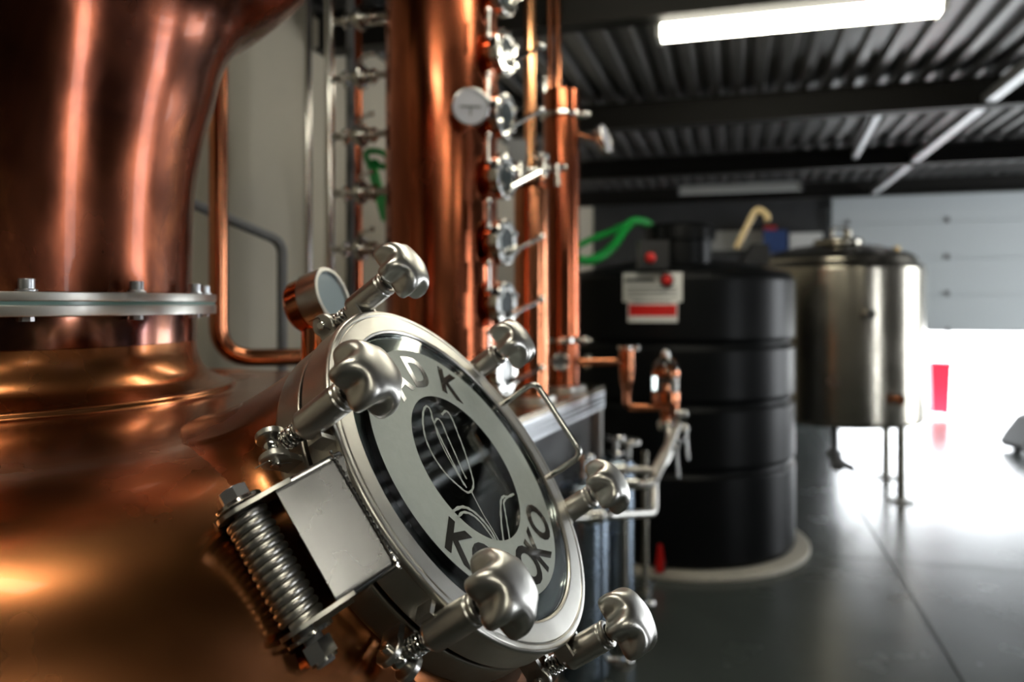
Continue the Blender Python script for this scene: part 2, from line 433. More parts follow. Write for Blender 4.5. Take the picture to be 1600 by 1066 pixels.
# flanges
MB().lathe(prof([(.296, 1.584), (.334, 1.584), (.334, 1.5985), (.296, 1.5985)], .0015, 2), AXIS, ZV, 160, close=True).build('flange_ring', M['steel'], still)
MB().lathe([(.297, 1.5986), (.332, 1.5986), (.332, 1.6034), (.297, 1.6034)], AXIS, ZV, 160, close=True).build('glass_gasket', M['gasket'], still)
MB().lathe(prof([(.296, 1.6035), (.334, 1.6035), (.334, 1.6155), (.296, 1.6155)], .0015, 2), AXIS, ZV, 160, close=True).build('flange_ring', M['steel'], still)
cdir = math.atan2(-SY, -SX)
bolt_p = None
for k in range(14):
    phi = cdir + math.radians(7.4 + 25.714 * k)
    c = Vector((SX + .317 * math.cos(phi), SY + .317 * math.sin(phi), 1.6155))
    if bolt_p is None:
        mb = MB().lathe(prof([(0, .0165), (.0088, .0165), (.0095, .0155), (.0095, .003), (.0125, .003), (.0125, 0), (0, 0)], .0006, 1), c, ZV, 20)
        mb.cyl(c - ZV * .037, c, .006, seg=12); mb.cyl(c - ZV * .0375, c - ZV * .0318, .0085, seg=6)
        mb.lathe([(.0, .0168), (.005, .0168), (.005, .0166), (0, .0166)], c, ZV, 6)
        bolt_p = mb.build('flange_bolt', M['zinc'], still, origin=c, angle=30)
    else:
        o = bolt_p.copy(); COL.objects.link(o); o.parent = still; o.location = c - wloc(still)
helm = [(.296, 1.606), (.2955, 1.64), (.297, 1.72), (.301, 1.79), (.312, 1.86), (.329, 1.93), (.345, 2.00), (.375, 2.055), (.44, 2.11), (.51, 2.19), (.548, 2.29), (.55, 2.40), (.52, 2.52), (.44, 2.63), (.30, 2.71), (.16, 2.75), (.16, 2.95)]
MB().lathe(dens(helm, 5), AXIS, ZV, 160).build('helmet', M['cop_helm'], still, angle=60)
MB().lathe([(.3025, 1.584), (.3035, 1.583), (.3035, 1.541), (.3025, 1.540)], AXIS, ZV, 160).build('neck_sleeve', M['cop_neck'], still, angle=60)
# lamp port on the shoulder
pa = Vector((.9, -.30, .32)).normalized(); pc = P(520, 462, 1.19)
sp = MB().lathe(prof([(.0, -.068), (.036, -.068), (.043, -.060), (.043, -.012), (.0455, -.010), (.0455, .0), (.040, .0), (.040, -.008), (0, -.008)], .002, 2), pc, pa, 48).build('lamp_port', M['cop'], still)
MB().tube([pc - pa * .035 - ZV * .03, pc - pa * .035 - ZV * .16], .02, 14).build('port_stem', M['cop'], sp)
MB().lathe(prof([(.0432, -.036), (.0465, -.036), (.0465, .002), (.0395, .002), (.0395, -.006), (.0432, -.006)], .001, 1), pc, pa, 48).build('port_rim', M['steel'], sp)
MB().lathe([(0, -.003), (.0396, -.003), (.0396, -.006), (0, -.006)], pc, pa, 48).build('port_glass', mat('port_glass_grey', (.30, .36, .38), .12), sp)

# ------------------------------------------------------------------ manway door
man = thing('manway_door', DC, 'round stainless manway door with engraved glass window clamped on the copper still', 'hatch')
lid = MB().lathe(prof([(.1875, -.040), (.2185, -.040), (.2185, -.008), (.2205, -.0075), (.2205, -.0025), (.218, .0), (.2125, .0), (.2115, -.0015), (.2105, 0), (.190, .0), (.1875, -.002)], .0012, 2), DC, DN, 160, close=True).build('lid_ring', M['steel_face'], man)
MB().lathe([(.190, -.0402), (.2065, -.0402), (.2065, -.0468), (.190, -.0468)], DC, DN, 128, close=True).build('gasket', M['dark'], man)
gl = MB().lathe(prof([(0, -.017), (.1868, -.017), (.1868, -.003), (0, -.003)], .0012, 2), DC, DN, 128).build('glass_pane', M['glass'], man)
MB().lathe([(.164, -.0178), (.1873, -.0178), (.1873, -.030), (.164, -.030)], DC, DN, 128, close=True).build('glass_seat', M['dark'], man)
GN = -.0027
MB().lathe([(.0955, GN), (.1625, GN), (.1625, GN + .0003), (.0955, GN + .0003)], DC, DN, 128, close=True).build('frosted_ring', M['frost'], gl)
def letter(ch, deg, size, r, top_out):
    cu = bpy.data.curves.new('letter', 'FONT'); cu.body = ch; cu.size = size; cu.align_x = 'CENTER'; cu.extrude = .00015; cu.offset = size * .028
    cu.resolution_u = 4
    ob = bpy.data.objects.new('tmp', cu); COL.objects.link(ob)
    bpy.context.view_layer.update()
    me = bpy.data.meshes.new_from_object(ob.evaluated_get(bpy.context.evaluated_depsgraph_get()))
    bpy.data.objects.remove(ob)
    xs = [v.co.x for v in me.vertices]; ys = [v.co.y for v in me.vertices]
    cx, cy = (min(xs) + max(xs)) / 2, (min(ys) + max(ys)) / 2
    t = math.radians(deg); rad = (math.cos(t), math.sin(t))
    up = rad if top_out else (-rad[0], -rad[1]); ri = (up[1], -up[0])
    base = D(r * rad[0], r * rad[1], GN + .0007)
    for v in me.vertices:
        x, y, z = v.co.x - cx, v.co.y - cy, v.co.z
        p = base + DU * (x * ri[0] + y * up[0]) + DV * (x * ri[1] + y * up[1]) + DN * z
        v.co = p - DC
    me.materials.clear(); me.materials.append(M['letter'])
    o = bpy.data.objects.new('letter', me); COL.objects.link(o); o.parent = gl; o.location = (0, 0, 0)
for ch, dg in zip('KODOKO', (-149, -130.5, -111, -91.5, -71.5, -51)): letter(ch, dg, .062, .131, False)
for ch, dg in zip('ADK', (108, 83, 52)): letter(ch, dg, .060, .130, True)
def art(pts, wd=.0011):
    q = [(560 + x / 2.961, 560 + y / 2.961) for x, y in pts]
    uv = [to_door(x, y, GN) for x, y in q]
    path = smooth_path([Vector((a, b, 0)) for a, b in uv], 6)
    vs = []; n = len(path)
    for i, p in enumerate(path):
        t = (path[min(i + 1, n - 1)] - path[max(i - 1, 0)]).normalized(); s = Vector((-t.y, t.x, 0))
        jit = wd * (1 + .25 * math.sin(i * 1.7))
        for sg in (1, -1):
            c = p + s * (sg * jit); vs.append(D(c.x, c.y, GN + .0003))
    MB().add(vs, [(2 * i, 2 * i + 1, 2 * i + 3, 2 * i + 2) for i in range(n - 1)]).build('flower_line', M['frost'], gl, angle=0)
art([(297, 300), (310, 370), (345, 450), (400, 530), (450, 580), (500, 620), (522, 615)], .0014)
art([(297, 300), (300, 245), (315, 222), (332, 240), (345, 290), (380, 370), (430, 470), (470, 550), (500, 600)], .0014)
art([(350, 300), (365, 280), (385, 300), (410, 360), (450, 450), (480, 520), (500, 560)], .0013)
art([(385, 262), (405, 245), (430, 275), (460, 350), (490, 430), (515, 510), (532, 580), (522, 618)], .0014)
art([(350, 300), (372, 370), (410, 450), (450, 520), (490, 590)], .0011)
art([(522, 618), (575, 720), (615, 785), (655, 855)], .0010)
art([(428, 715), (470, 690), (510, 697), (560, 735), (610, 795), (640, 852)], .0018)
art([(455, 748), (480, 715), (520, 722), (570, 765), (635, 853)], .0016)
art([(672, 852), (660, 760), (658, 665), (672, 640), (690, 642), (718, 628)], .0016)
art([(700, 842), (688, 770), (676, 700), (672, 665), (690, 642)], .0014)
# lift handle
hp = [Dp(.205, 15.5, -.001), Dp(.205, 15.5, .058), Dp(.205, -18.5, .058), Dp(.205, -18.5, -.001)]
MB().tube(fillet(hp, .014, 6), .0042, 14).build('lift_handle', M['steel_pol'], man)
# clamps
def knob_mesh(o, ax):
    prf = [(0, .036), (.010, .0355), (.020, .034), (.029, .0305), (.0355, .0245), (.0395, .016), (.040, .008), (.0385, .002), (.034, -.001), (.027, .0005), (.020, .003), (.0145, .003), (.0125, -.001), (.0125, -.007), (.0105, -.0085), (0, -.0085)]
    pr2 = dens(prf, 3); pr2[0] = (0, pr2[0][1]); pr2[-1] = (0, pr2[-1][1])
    def md(i, t):
        r, h = pr2[i]
        wgt = max(0, min(1, (r - .013) / .020)); wgt = wgt * wgt * (3 - 2 * wgt)
        if h > .012: wgt *= max(.0, 1 - (h - .012) / .023) ** .8
        c = .5 + .5 * math.cos(6 * t)
        return 1 - .35 * wgt * (c ** 1.1)
    return MB().lathe(pr2, o, ax, 90, mod=md)
def spring_path(c, ax, R, turns, L, spt=20):
    e1, e2 = basis(ax); n = int(turns * spt)
    return [c + ax * (L * i / n) + (e1 * math.cos(2 * math.pi * i / spt) + e2 * math.sin(2 * math.pi * i / spt)) * R for i in range(n + 1)]
def clamp(deg, spin):
    R = .237; o = Dp(R, deg, 0); rd = (DU * math.cos(math.radians(deg)) + DV * math.sin(math.radians(deg))); tg = DN.cross(rd)
    sl = MB().lathe(prof([(.0085, -.026), (.0125, -.026), (.0155, -.021), (.0155, .026), (.0135, .027), (.0135, .0285), (.0155, .0285), (.0155, .033), (.0125, .034), (.0095, .034), (.0095, .028), (.0085, .028)], .0008, 1), o, DN, 40, close=True).build('clamp_sleeve', M['steel'], man, angle=35)
    rot = Matrix.Rotation(spin, 3, DN)
    mb = knob_mesh(o + DN * .047, DN)
    c0 = o + DN * .047
    mb.v = [c0 + rot @ (p - c0) for p in mb.v]
    mb.build('star_knob', M['knob'], sl, angle=75)
    MB().cyl(o - DN * .062, o + DN * .046, .0072, seg=20).build('clamp_bolt', M['steel_pol'], sl)
    MB().tube(spring_path(o - DN * .050, DN, .0092, 5.2, .024), .0012, 8).build('clamp_spring', M['steel_pol'], sl)
    pv = o - DN * .062 + rd * .004
    mb = MB()
    for s in (-1, 1):
        c = pv + tg * (s * .0125)
        mb.cyl(c - tg * .0035, c + tg * .0035, .0145, seg=32, bev=.001)
        mb.box(c - rd * .013, (.026, .007, .022), (rd, tg, DN))
    mb.build('clamp_lug', M['steel'], sl)
    mb = MB().ball(pv, .0095); mb.cyl(pv - tg * .021, pv + tg * .021, .0055, seg=16, bev=.001)
    mb.build('clamp_pin', M['steel_pol'], sl)
    q = pv + tg * .0185
    MB().tube(fillet([q - rd * .012 + DN * .008, q + rd * .001, q + rd * .010 + DN * .004, q + rd * .014 - DN * .012], .004), .0007, 6).build('cotter_pin', M['steel_pol'], sl)
    mb = MB()
    for s in (-1, 1): mb.box(o + tg * (s * .0180) - DN * .016 - rd * .013, (.022, .005, .018), (rd, tg, DN))
    mb.build('lid_fork', M['steel'], sl)
for dg, spn in ((90, .5), (154, .15), (210, .9), (270, .3), (330, 1.0), (30, .65)): clamp(dg, spn)
# hinge with spring
e_a = DU; e_n = DN
E1 = (-.213, -.003); E2 = (-.264, -.046); S0 = (-.268, -.083)
dx, dn = E2[0] - E1[0], E2[1] - E1[1]; ll = math.hypot(dx, dn); ins = (-dn / ll, dx / ll)   # inward normal of the plate
if ins[0] < 0: ins = (-ins[0], -ins[1])
b0, b1 = -.052, .067
th = .004
outer = [E1, E2]; 
# U-shaped channel: section along b with rounded bends, swept from E1 to E2
sec = fillet([Vector((b0, -.034)), Vector((b0, 0)), Vector((b1, 0)), Vector((b1, -.034))], .009, 6)
seci = [Vector(((p.x - .0075) * (1 - th / .06) + .0075, p.y - th if p.y > -.03 else p.y)) for p in sec]
loop = sec + list(reversed(seci)); n = len(loop)
def hp_(e, p): return D(e[0] - ins[0] * p.y, p.x, e[1] - ins[1] * p.y)
vs = [hp_(E1, p) for p in loop] + [hp_(E2, p) for p in loop]
fs = [(i, (i + 1) % n, n + (i + 1) % n, n + i) for i in range(n)]
h = len(sec)
for base in (0, n):
    for i in range(h - 1): fs.append((base + i, base + i + 1, base + n - 2 - i, base + n - 1 - i))
hinge = MB().add(vs, fs).build('hinge_bracket', mat('stainless_plate', (.40, .40, .41), .27, 1, (.36, .36, .37), 12, .05), man, angle=35)
# ears that carry the rod
def ear(bc):
    pts = [(E2[0] + .012, E2[1] + .010), (E2[0] - .001, E2[1])]
    for k in range(13):
        t = math.radians(150 + 200 * k / 12); pts.append((S0[0] + .0235 * math.cos(t), S0[1] + .0235 * math.sin(t)))
    pts += [(-.226, -.062), (-.222, -.045)]
    return MB().prism(pts, DC, DU, DN, DV, bc - .002, bc + .002)
for bc in (b0 + .003, b1 - .003): ear(bc).build('hinge_ear', M['steel'], hinge, angle=30)
for bc in (b0 - .006, b1 + .004):
    MB().cyl(D(S0[0], bc - .002, S0[1]), D(S0[0], bc + .002, S0[1]), .021, seg=32, bev=.0008).build('hinge_washer', M['steel_pol'], hinge)
sc_ = D(S0[0], b0 + .007, S0[1])
MB().tube(spring_path(sc_, DV, .0158, 13.5, b1 - b0 - .016, 28), .0040, 10).build('hinge_spring', M['steel'], hinge, angle=80)
MB().cyl(D(S0[0], b0 - .034, S0[1]), D(S0[0], b1 + .012, S0[1]), .0085, seg=20, bev=.001).build('hinge_rod', M['grey'], hinge)
def hexp(r): return [(r * math.cos(math.radians(60 * k + 12)), r * math.sin(math.radians(60 * k + 12))) for k in range(6)]
mb = MB().prism(hexp(.0135), D(S0[0], 0, S0[1]), DU, DN, DV, b1 + .007, b1 + .018); mb.cyl(D(S0[0], b1 + .017, S0[1]), D(S0[0], b1 + .019, S0[1]), .0105, seg=24)
mb.build('hinge_bolt_head', M['zinc'], hinge, angle=25)
mb = MB().prism(hexp(.0145), D(S0[0], 0, S0[1]), DU, DN, DV, b0 - .028, b0 - .013); mb.cyl(D(S0[0], b0 - .031, S0[1]), D(S0[0], b0 - .028, S0[1]), .012, seg=24)
mb.build('hinge_nut', M['steel_pol'], hinge, angle=25)
mb = MB()
for bc in (b0 - .001, b1 + .001): mb.box(D(-.235, bc, -.098), (.07, .006, .05), (DU, DV, DN))
mb.build('hinge_lug', M['steel_ring'], hinge)
# weld bead along the hinge plate
wb = [D(-.2215, b0 - .002 + (b1 - b0 + .004) * k / 60 , -.006) + DN * (.0006 * math.sin(k * 2.1)) for k in range(61)]
MB().tube(wb, .0016, 8).build('weld_bead', M['steel_pol'], hinge)

# ------------------------------------------------------------------ pipes behind the still
def pipe(name, pts, r, m, label, cat='pipe', rad=.06, seg=16, group=None, n=8):
    return tag(MB().tube(fillet(pts, rad, n) if rad else pts, r, seg).build(name, m), label, cat, group)
pipe('copper_pipe', [P(341, 20, 2.2), P(341, 560, 2.2), P(620, 556, 2.45)], .026, M['cop'], 'thick copper pipe dropping behind the still and turning right', rad=.10)
hr = thing('handrail', P(440, 600, 2.55), 'grey steel handrail sloping down behind the still', 'handrail')
MB().tube(fillet([P(250, 297, 2.35), P(441, 378, 2.55), P(441, 700, 2.55)], .04), .0165, 14).build('rail_tube', M['grey'], hr)
MB().tube([P(441, 690, 2.55), (P(441, 690, 2.55).x, 2.55, 0)], .0165, 14).build('rail_post', M['grey'], hr)
def vertical(px, Y, r, y0, z0): p = P(px, y0, Y); return [Vector((p.x, p.y, z0)), p]
pipe('steel_pipe', vertical(481, 3.3, .017, -120, .0), .017, M['steel_pol'], 'tall stainless pipe standing alone against the cream wall', rad=0)
pipe('copper_riser', vertical(557, 3.12, .024, -120, 1.0), .024, M['cop_col'], 'copper riser behind the valve ladder left of the tall column', rad=0)
pipe('steel_pipe', vertical(547, 3.04, .017, -120, 0), .016, M['grey'], 'grey vertical pipe just behind the valve ladder', rad=0)
# valve ladder
CY1 = 2.74; C1 = Vector((P(690, 475, CY1).x, CY1, 0)); R1c = .198
lad = thing('valve_manifold', Vector((P(515, 0, 2.8).x, 2.8, 0)), 'stainless pipe with five valved branches feeding the tall copper column', 'manifold')
MB().tube([Vector((P(515, 0, 2.8).x, 2.8, 0)), P(515, -120, 2.8)], .018, 16).build('riser', M['steel_pol'], lad)
for i, y in enumerate((35, 125, 215, 303, 390)):
    p0 = P(515, y, 2.8); p1 = Vector((C1.x - .17, CY1 - .02, p0.z)); d = (p1 - p0).normalized()
    br = MB().tube([p0, p1], .0125, 12).build('branch', M['steel'], lad)
    q = p0 + d * .13
    mb = MB(); mb.cyl(q - d * .012, q + d * .012, .044, seg=28, bev=.004); mb.cyl(q - d * .028, q + d * .028, .028, seg=24, bev=.003)
    mb.build('valve_body', M['steel_pol'], br)
    for s in (-.062, .05):
        mb = MB(); mb.cyl(q + d * (s - .007), q + d * (s + .007), .025, seg=24, bev=.002); mb.ball(q + d * s + Vector((0, -.01, -.028)), .009, 12)
        mb.build('pipe_clamp', M['steel_pol'], br)
    up = Vector((0, -.5, .85)).normalized() if i != 0 else Vector((.6, -.6, -.5)).normalized()
    mb = MB().tube([q + up * .04, q + up * .06, q + up * .075 + d * .05], .006, 10); mb.ball(q + up * .075 + d * .05, .010, 12)
    mb.build('valve_lever', M['steel_pol'], br)
gh = smooth_path([P(600, 345, 3.5), P(588, 300, 3.5), P(578, 262, 3.5), P(572, 240, 3.5), P(585, 236, 3.47), P(600, 240, 3.47), P(606, 252, 3.5), P(598, 262, 3.52), P(584, 252, 3.52), P(590, 280, 3.5), P(604, 330, 3.5), P(612, 420, 3.5)], 6)
tag(MB().tube(gh, .014, 10).build('green_hose', M['green']), 'green hose hung in a loop on the wall left of the tall column', 'hose')

# ------------------------------------------------------------------ column bench
e0 = Vector((.034, 2.71, 0)); ed = Vector((.374, .928, 0)).normalized(); ep = Vector((-ed.y, ed.x, 0))
ZB = 1.20
bench = thing('column_bench', e0 + ep * .4 + ed * .3, 'stainless bench carrying the copper columns, with perforated front edge', 'bench')
s0, s1, dep = -.55, 1.12, .56
MB().box(e0 + ed * ((s0 + s1) / 2) + ep * (dep / 2) + ZV * (ZB - .012), (s1 - s0, dep, .024), (ed, ep, ZV)).build('bench_top', mat('bench_steel', (.52, .46, .36), .25, 1), bench)
ap = MB().box(e0 + ed * ((s0 + s1) / 2) + ep * .004 + ZV * (ZB - .065), (s1 - s0, .004, .08), (ed, ep, ZV)).build('perforated_apron', mat('apron_steel', (.80, .83, .87), .36, 1), bench)
mb = MB()
k = s0 + .03; row = 0
while k < s1 - .02:
    for j in range(3):
        c = e0 + ed * (k + (j % 2) * .011) + ep * .0015 + ZV * (ZB - .045 - .02 * j)
        mb.lathe([(0, .002), (.006, .002), (.006, 0), (0, 0)], c, -ep, 8)
    k += .022
o = mb.build('perforation', M['dark'], ap); o['kind'] = 'stuff'
MB().box(e0 + ed * ((s0 + s1) / 2 + .0) + ep * .06 + ZV * .66, (s1 - s0 - .02, .02, .86), (ed, ep, ZV)).build('front_panel', mat('bench_panel_dark', (.035, .036, .038), .3), bench)
for s in (s0 + .03, s1 - .02):
    for q in (.03, dep - .03):
        MB().box(e0 + ed * s + ep * q + ZV * (ZB / 2 - .012), (.04, .04, ZB - .024), (ed, ep, ZV)).build('bench_leg', M['steel'], bench)

# tall column
col1 = thing('tall_column', Vector((C1.x, C1.y, ZB)), 'widest copper column with a row of sight ports down its right side', 'column')
MB().lathe([(0, ZB), (R1c, ZB), (R1c, 3.02), (0, 3.02)], C1, ZV, 96).build('column_shell', M['cop_col'], col1, angle=30)
MB().lathe(prof([(.19, ZB), (.235, ZB), (.235, ZB + .03), (.19, ZB + .03)], .003, 2), C1, ZV, 80, close=True).build('base_flange', M['steel'], col1)
pd = Vector((.905, -.425, 0)).normalized(); pt = ZV.cross(pd)
for i, y in enumerate((-14, 80, 180, 275, 378, 476, 583)):
    z = P(790, y, 2.62).z
    c = Vector((C1.x, C1.y, z)) + pd * .245
    port = MB().lathe(prof([(.046, -.09), (.05, -.015), (.05, 0), (.040, 0), (.040, -.09)], .002, 2), c, pd, 32, close=True).build('sight_port', M['cop'], col1)
    MB().lathe(prof([(.046, -.018), (.078, -.018), (.080, -.015), (.080, .012), (.076, .016), (.050, .016), (.046, .012)], .002, 2), c, pd, 40, close=True).build('port_flange', M['steel_pol'], port)
    MB().lathe([(0, .004), (.049, .004), (.049, .010), (0, .010)], c, pd, 32).build('port_glass', mat('port_glass_dark', (.05, .06, .065), .05) if i == 0 else bpy.data.materials['port_glass_dark'], port)
    mb = MB()
    for k in range(6):
        t = math.radians(60 * k + 30); q = c + (pt * math.cos(t) + ZV * math.sin(t)) * .064
        mb.cyl(q + pd * .015, q + pd * .026, .008, seg=6)
    mb.build('port_bolts', M['steel_pol'], port)['kind'] = 'stuff'
    r0 = c + pd * .022 + ZV * -.035 + pt * .01; r1 = P(846, y - 8, 2.85)
    mb = MB().tube([r0, r1], .0078, 8); mb.ball(r1, .0145, 14); mb.build('wiper_rod', M['steel_pol'], port)
    mb = MB(); q = P(763, y - 45, 2.53); mb.tube([q + ZV * .04, q - ZV * .045], .0075, 10); mb.ball(q + ZV * .04, .011, 12); mb.ball(q - ZV * .045, .011, 12)
    mb.build('level_tube', M['steel_pol'], port)
gp = P(735, 167, 2.50); gd = (Vector((0, 0, CAM_H)) - gp); gd = Vector((.12, -1, -.12)).normalized()
def gauge(c, d, R, stem_to, label):
    g = thing('dial_gauge', c, label, 'gauge', 'dial gauges')
    MB().lathe(prof([(0, -.032), (R * .92, -.032), (R, -.026), (R, .004), (R * .9, .006), (R * .9, 0), (0, 0)], .002, 2), c, d, 40).build('gauge_case', M['steel_pol'], g)
    dl = MB().lathe([(0, .0006), (R * .89, .0006), (R * .89, .002), (0, .002)], c, d, 40).build('gauge_dial', M['dial'], g)
    e1, e2 = basis(d)
    mb = MB().box(c + d * .003 + e1 * R * .0, (R * 1.1, R * .10, .001), (e1, e2, d)); mb.box(c + d * .003 - e2 * R * .2, (R * .08, R * .5, .001), (e1, e2, d))
    mb.build('gauge_needle', M['print'], dl)
    MB().tube([c - d * .03, stem_to], .011, 12).build('gauge_stem', M['cop'], g)
    return g
gauge(gp, gd, .063, Vector((C1.x + .06, C1.y - .16, gp.z)), 'round grey dial gauge on the front of the widest copper column')

# middle column
CY2 = 3.2; C2 = Vector((P(830, 0, CY2).x, CY2, 0)); r2 = 27 / F * CY2
col2 = thing('middle_column', Vector((C2.x, C2.y, ZB)), 'slim copper column between the tall one and the capped one, with thin pipe above', 'column')
zt = P(0, 285, CY2).z
MB().lathe([(0, ZB), (r2, ZB), (r2, zt - .03), (r2 * .55, zt), (0, zt)], C2, ZV, 48).build('column_shell', M['cop'], col2)
MB().tube([Vector((C2.x - .005, CY2, zt - .01)), Vector((C2.x - .005, CY2, 3.05))], 9 / F * CY2, 16).build('vapour_pipe', mat('copper_bright', (.85, .42, .20), .2, 1), col2)
MB().lathe(prof([(r2 * .9, ZB), (r2 * 1.45, ZB), (r2 * 1.45, ZB + .02), (r2 * .9, ZB + .02)], .002, 2), C2, ZV, 48, close=True).build('base_flange', M['steel'], col2)
mb = MB(); vz = P(0, 265, 3.05).z; vq = P(850, 262, 3.05)
mb.tube([P(805, 268, 3.05), P(885, 262, 3.05)], .014, 12); mb.cyl(P(812, 280, 3.03), P(812, 255, 3.03), .03, seg=20, bev=.003)
mb.cyl(vq - ZV * .04, vq + ZV * .05, .018, seg=16); mb.build('cross_valve', M['steel_pol'], col2)
mb = MB(); mb.cyl(P(845, 240, 3.03), P(845, 246, 3.03), .034, seg=20, bev=.003); mb.cyl(P(870, 258, 3.0), P(870, 264, 3.0), .032, seg=20, bev=.003); mb.tube([P(870, 260, 3.0), P(872, 292, 3.0)], .012, 10); mb.build('hand_wheel', M['steel_pol'], col2)
tag(MB().box(P(808, 245, 3.1), (.075, .02, .13)).build('junction_box', M['grey']), 'small grey box mounted between the tall and middle columns', 'box')

# capped column
CY3 = 3.6; C3 = Vector((P(877, 0, CY3).x, CY3, 0)); r3 = 28 / F * CY3
col3 = thing('capped_column', Vector((C3.x, C3.y, ZB)), 'rightmost copper column with flat cap, clamp rings and side gauge', 'column')
za, zb = P(0, 532, CY3).z, P(0, 143, CY3).z
MB().lathe(prof([(0, za), (r3, za), (r3, zb), (0, zb)], .006, 3), C3, ZV, 48).build('column_shell', M['cop_col'], col3)
MB().lathe([(0, ZB), (r3 * .98, ZB), (r3 * .98, za), (0, za)], C3, ZV, 48).build('lower_section', M['cop_col'], col3)
for y in (182, 531):
    z = P(0, y, CY3).z
    mb = MB().lathe(prof([(r3, z - .016), (r3 + .016, z - .010), (r3 + .016, z + .010), (r3, z + .016)], .003, 2), C3, ZV, 48); q = Vector((C3.x + r3 + .02, C3.y - .05, z)); mb.ball(q, .018, 14); mb.cyl(q - Vector((.02, .0, .0)), q + Vector((.03, 0, 0)), .009, seg=10)
    mb.build('clamp_ring', M['steel_pol'], col3)
MB().lathe(prof([(r3 * .9, ZB), (r3 * 1.4, ZB), (r3 * 1.4, ZB + .02), (r3 * .9, ZB + .02)], .002, 2), C3, ZV, 48, close=True).build('base_flange', M['steel'], col3)
sgc = Vector((C3.x - .01, CY3 - r3 - .005, P(0, 563, CY3).z)); sgd = Vector((.1, -1, 0)).normalized()
mb = MB().lathe(prof([(.02, -.03), (.02, 0), (.042, 0), (.042, .02), (.026, .02), (.026, .008), (0, .008)], .002, 2), sgc, sgd, 32)
for k in range(4):
    t = math.radians(45 + 90 * k); q = sgc + Vector((math.cos(t), 0, math.sin(t))) * .034; mb.ball(q + sgd * .022, .009, 12)
mb.build('sight_port', M['steel_pol'], col3)
for dx_, x_ in ((-.03, 859), (.0, 871)):
    p = P(x_, 143, CY3); MB().tube([p - ZV * .01, Vector((p.x, p.y, 3.05))], .012 if x_ == 859 else .015, 12).build('cap_pipe', M['cop'], col3)
mb = MB(); q = P(851, 128, 3.58); mb.ball(q, .016, 14); mb.cyl(q - ZV * .05, q + ZV * .02, .011, seg=12); mb.build('cap_fitting', M['steel_pol'], col3)
gauge(P(947, 217, 3.6), Vector((.85, -.42, .25)).normalized(), .072, Vector((C3.x + r3 * .8, CY3, P(0, 208, 3.6).z)), 'bright dial gauge seen edge on, sticking out from the capped column')

# spirit run: copper pipe, cone and sight bell
sr = thing('spirit_pipe', P(980, 600, 3.68), 'copper run-off pipe with cone leading from the capped column to the glass bell', 'pipe')
MB().tube([Vector((C3.x + r3 * .9, CY3, P(0, 565, 3.64).z)), P(975, 565, 3.68)], .019, 16).build('outlet_tube', M['cop'], sr)
q = P(979, 545, 3.68)
MB().lathe(prof([(0, 0), (.034, 0), (.034, -.10), (.030, -.16), (.019, -.20), (.018, -.24)], .01, 3), q, ZV, 28).build('cone', M['cop'], sr)
mb = MB().lathe(prof([(0, .014), (.042, .014), (.042, -.004), (0, -.004)], .003, 2), q, ZV, 28); mb.cyl(q + Vector((.03, -.03, .004)), q + Vector((.05, -.045, .004)), .013, seg=12); mb.build('clamp', M['steel_pol'], sr)
MB().cyl(P(915, 565, 3.64), P(923, 565, 3.64), .034, seg=20, bev=.003).build('clamp', M['steel_pol'], sr)
MB().tube(fillet([P(979, 615, 3.68), P(979, 637, 3.68), P(1035, 637, 3.68)], .04), .018, 16).build('lower_tube', M['cop'], sr)
bell = thing('sight_bell', P(1040, 660, 3.68), 'copper banded glass bell on the run-off pipe in front of the black tank', 'sight glass')
bc_ = P(1040, 0, 3.68); bx_, by_ = bc_.x, bc_.y
def zz(y): return P(0, y, 3.68).z
MB().lathe([(.062, zz(588)), (.062, zz(618))], (bx_, by_, 0), ZV, 40).build('glass_cylinder', M['glass'], bell)
MB().lathe(prof([(.064, zz(588)), (.066, zz(583)), (.064, zz(578)), (.058, zz(576))], .002, 2), (bx_, by_, 0), ZV, 40).build('upper_band', M['cop'], bell)
MB().lathe([(.064, zz(578)), (.060, zz(570)), (.045, zz(562)), (.02, zz(557)), (0, zz(556))], (bx_, by_, 0), ZV, 40).build('glass_dome', M['glass'], bell)
MB().lathe(prof([(.066, zz(612)), (.066, zz(628)), (.03, zz(634)), (.022, zz(640)), (.022, zz(660)), (0, zz(660))], .006, 3), (bx_, by_, 0), ZV, 40).build('lower_cup', M['cop'], bell)
mb = MB().cyl((bx_, by_, zz(560)), (bx_, by_, zz(553)), .02, seg=16); mb.ball((bx_, by_, zz(551)), .017, 14); mb.build('top_knob', M['steel_pol'], bell)
MB().tube([(bx_, by_, zz(600)), (bx_, by_, zz(640))], .012, 10).build('inner_tube', M['cop'], bell)
MB().tube([(bx_ + .045, by_, zz(628)), (bx_ + .05, by_, zz(655))], .014, 12).build('overflow', M['cop'], bell)

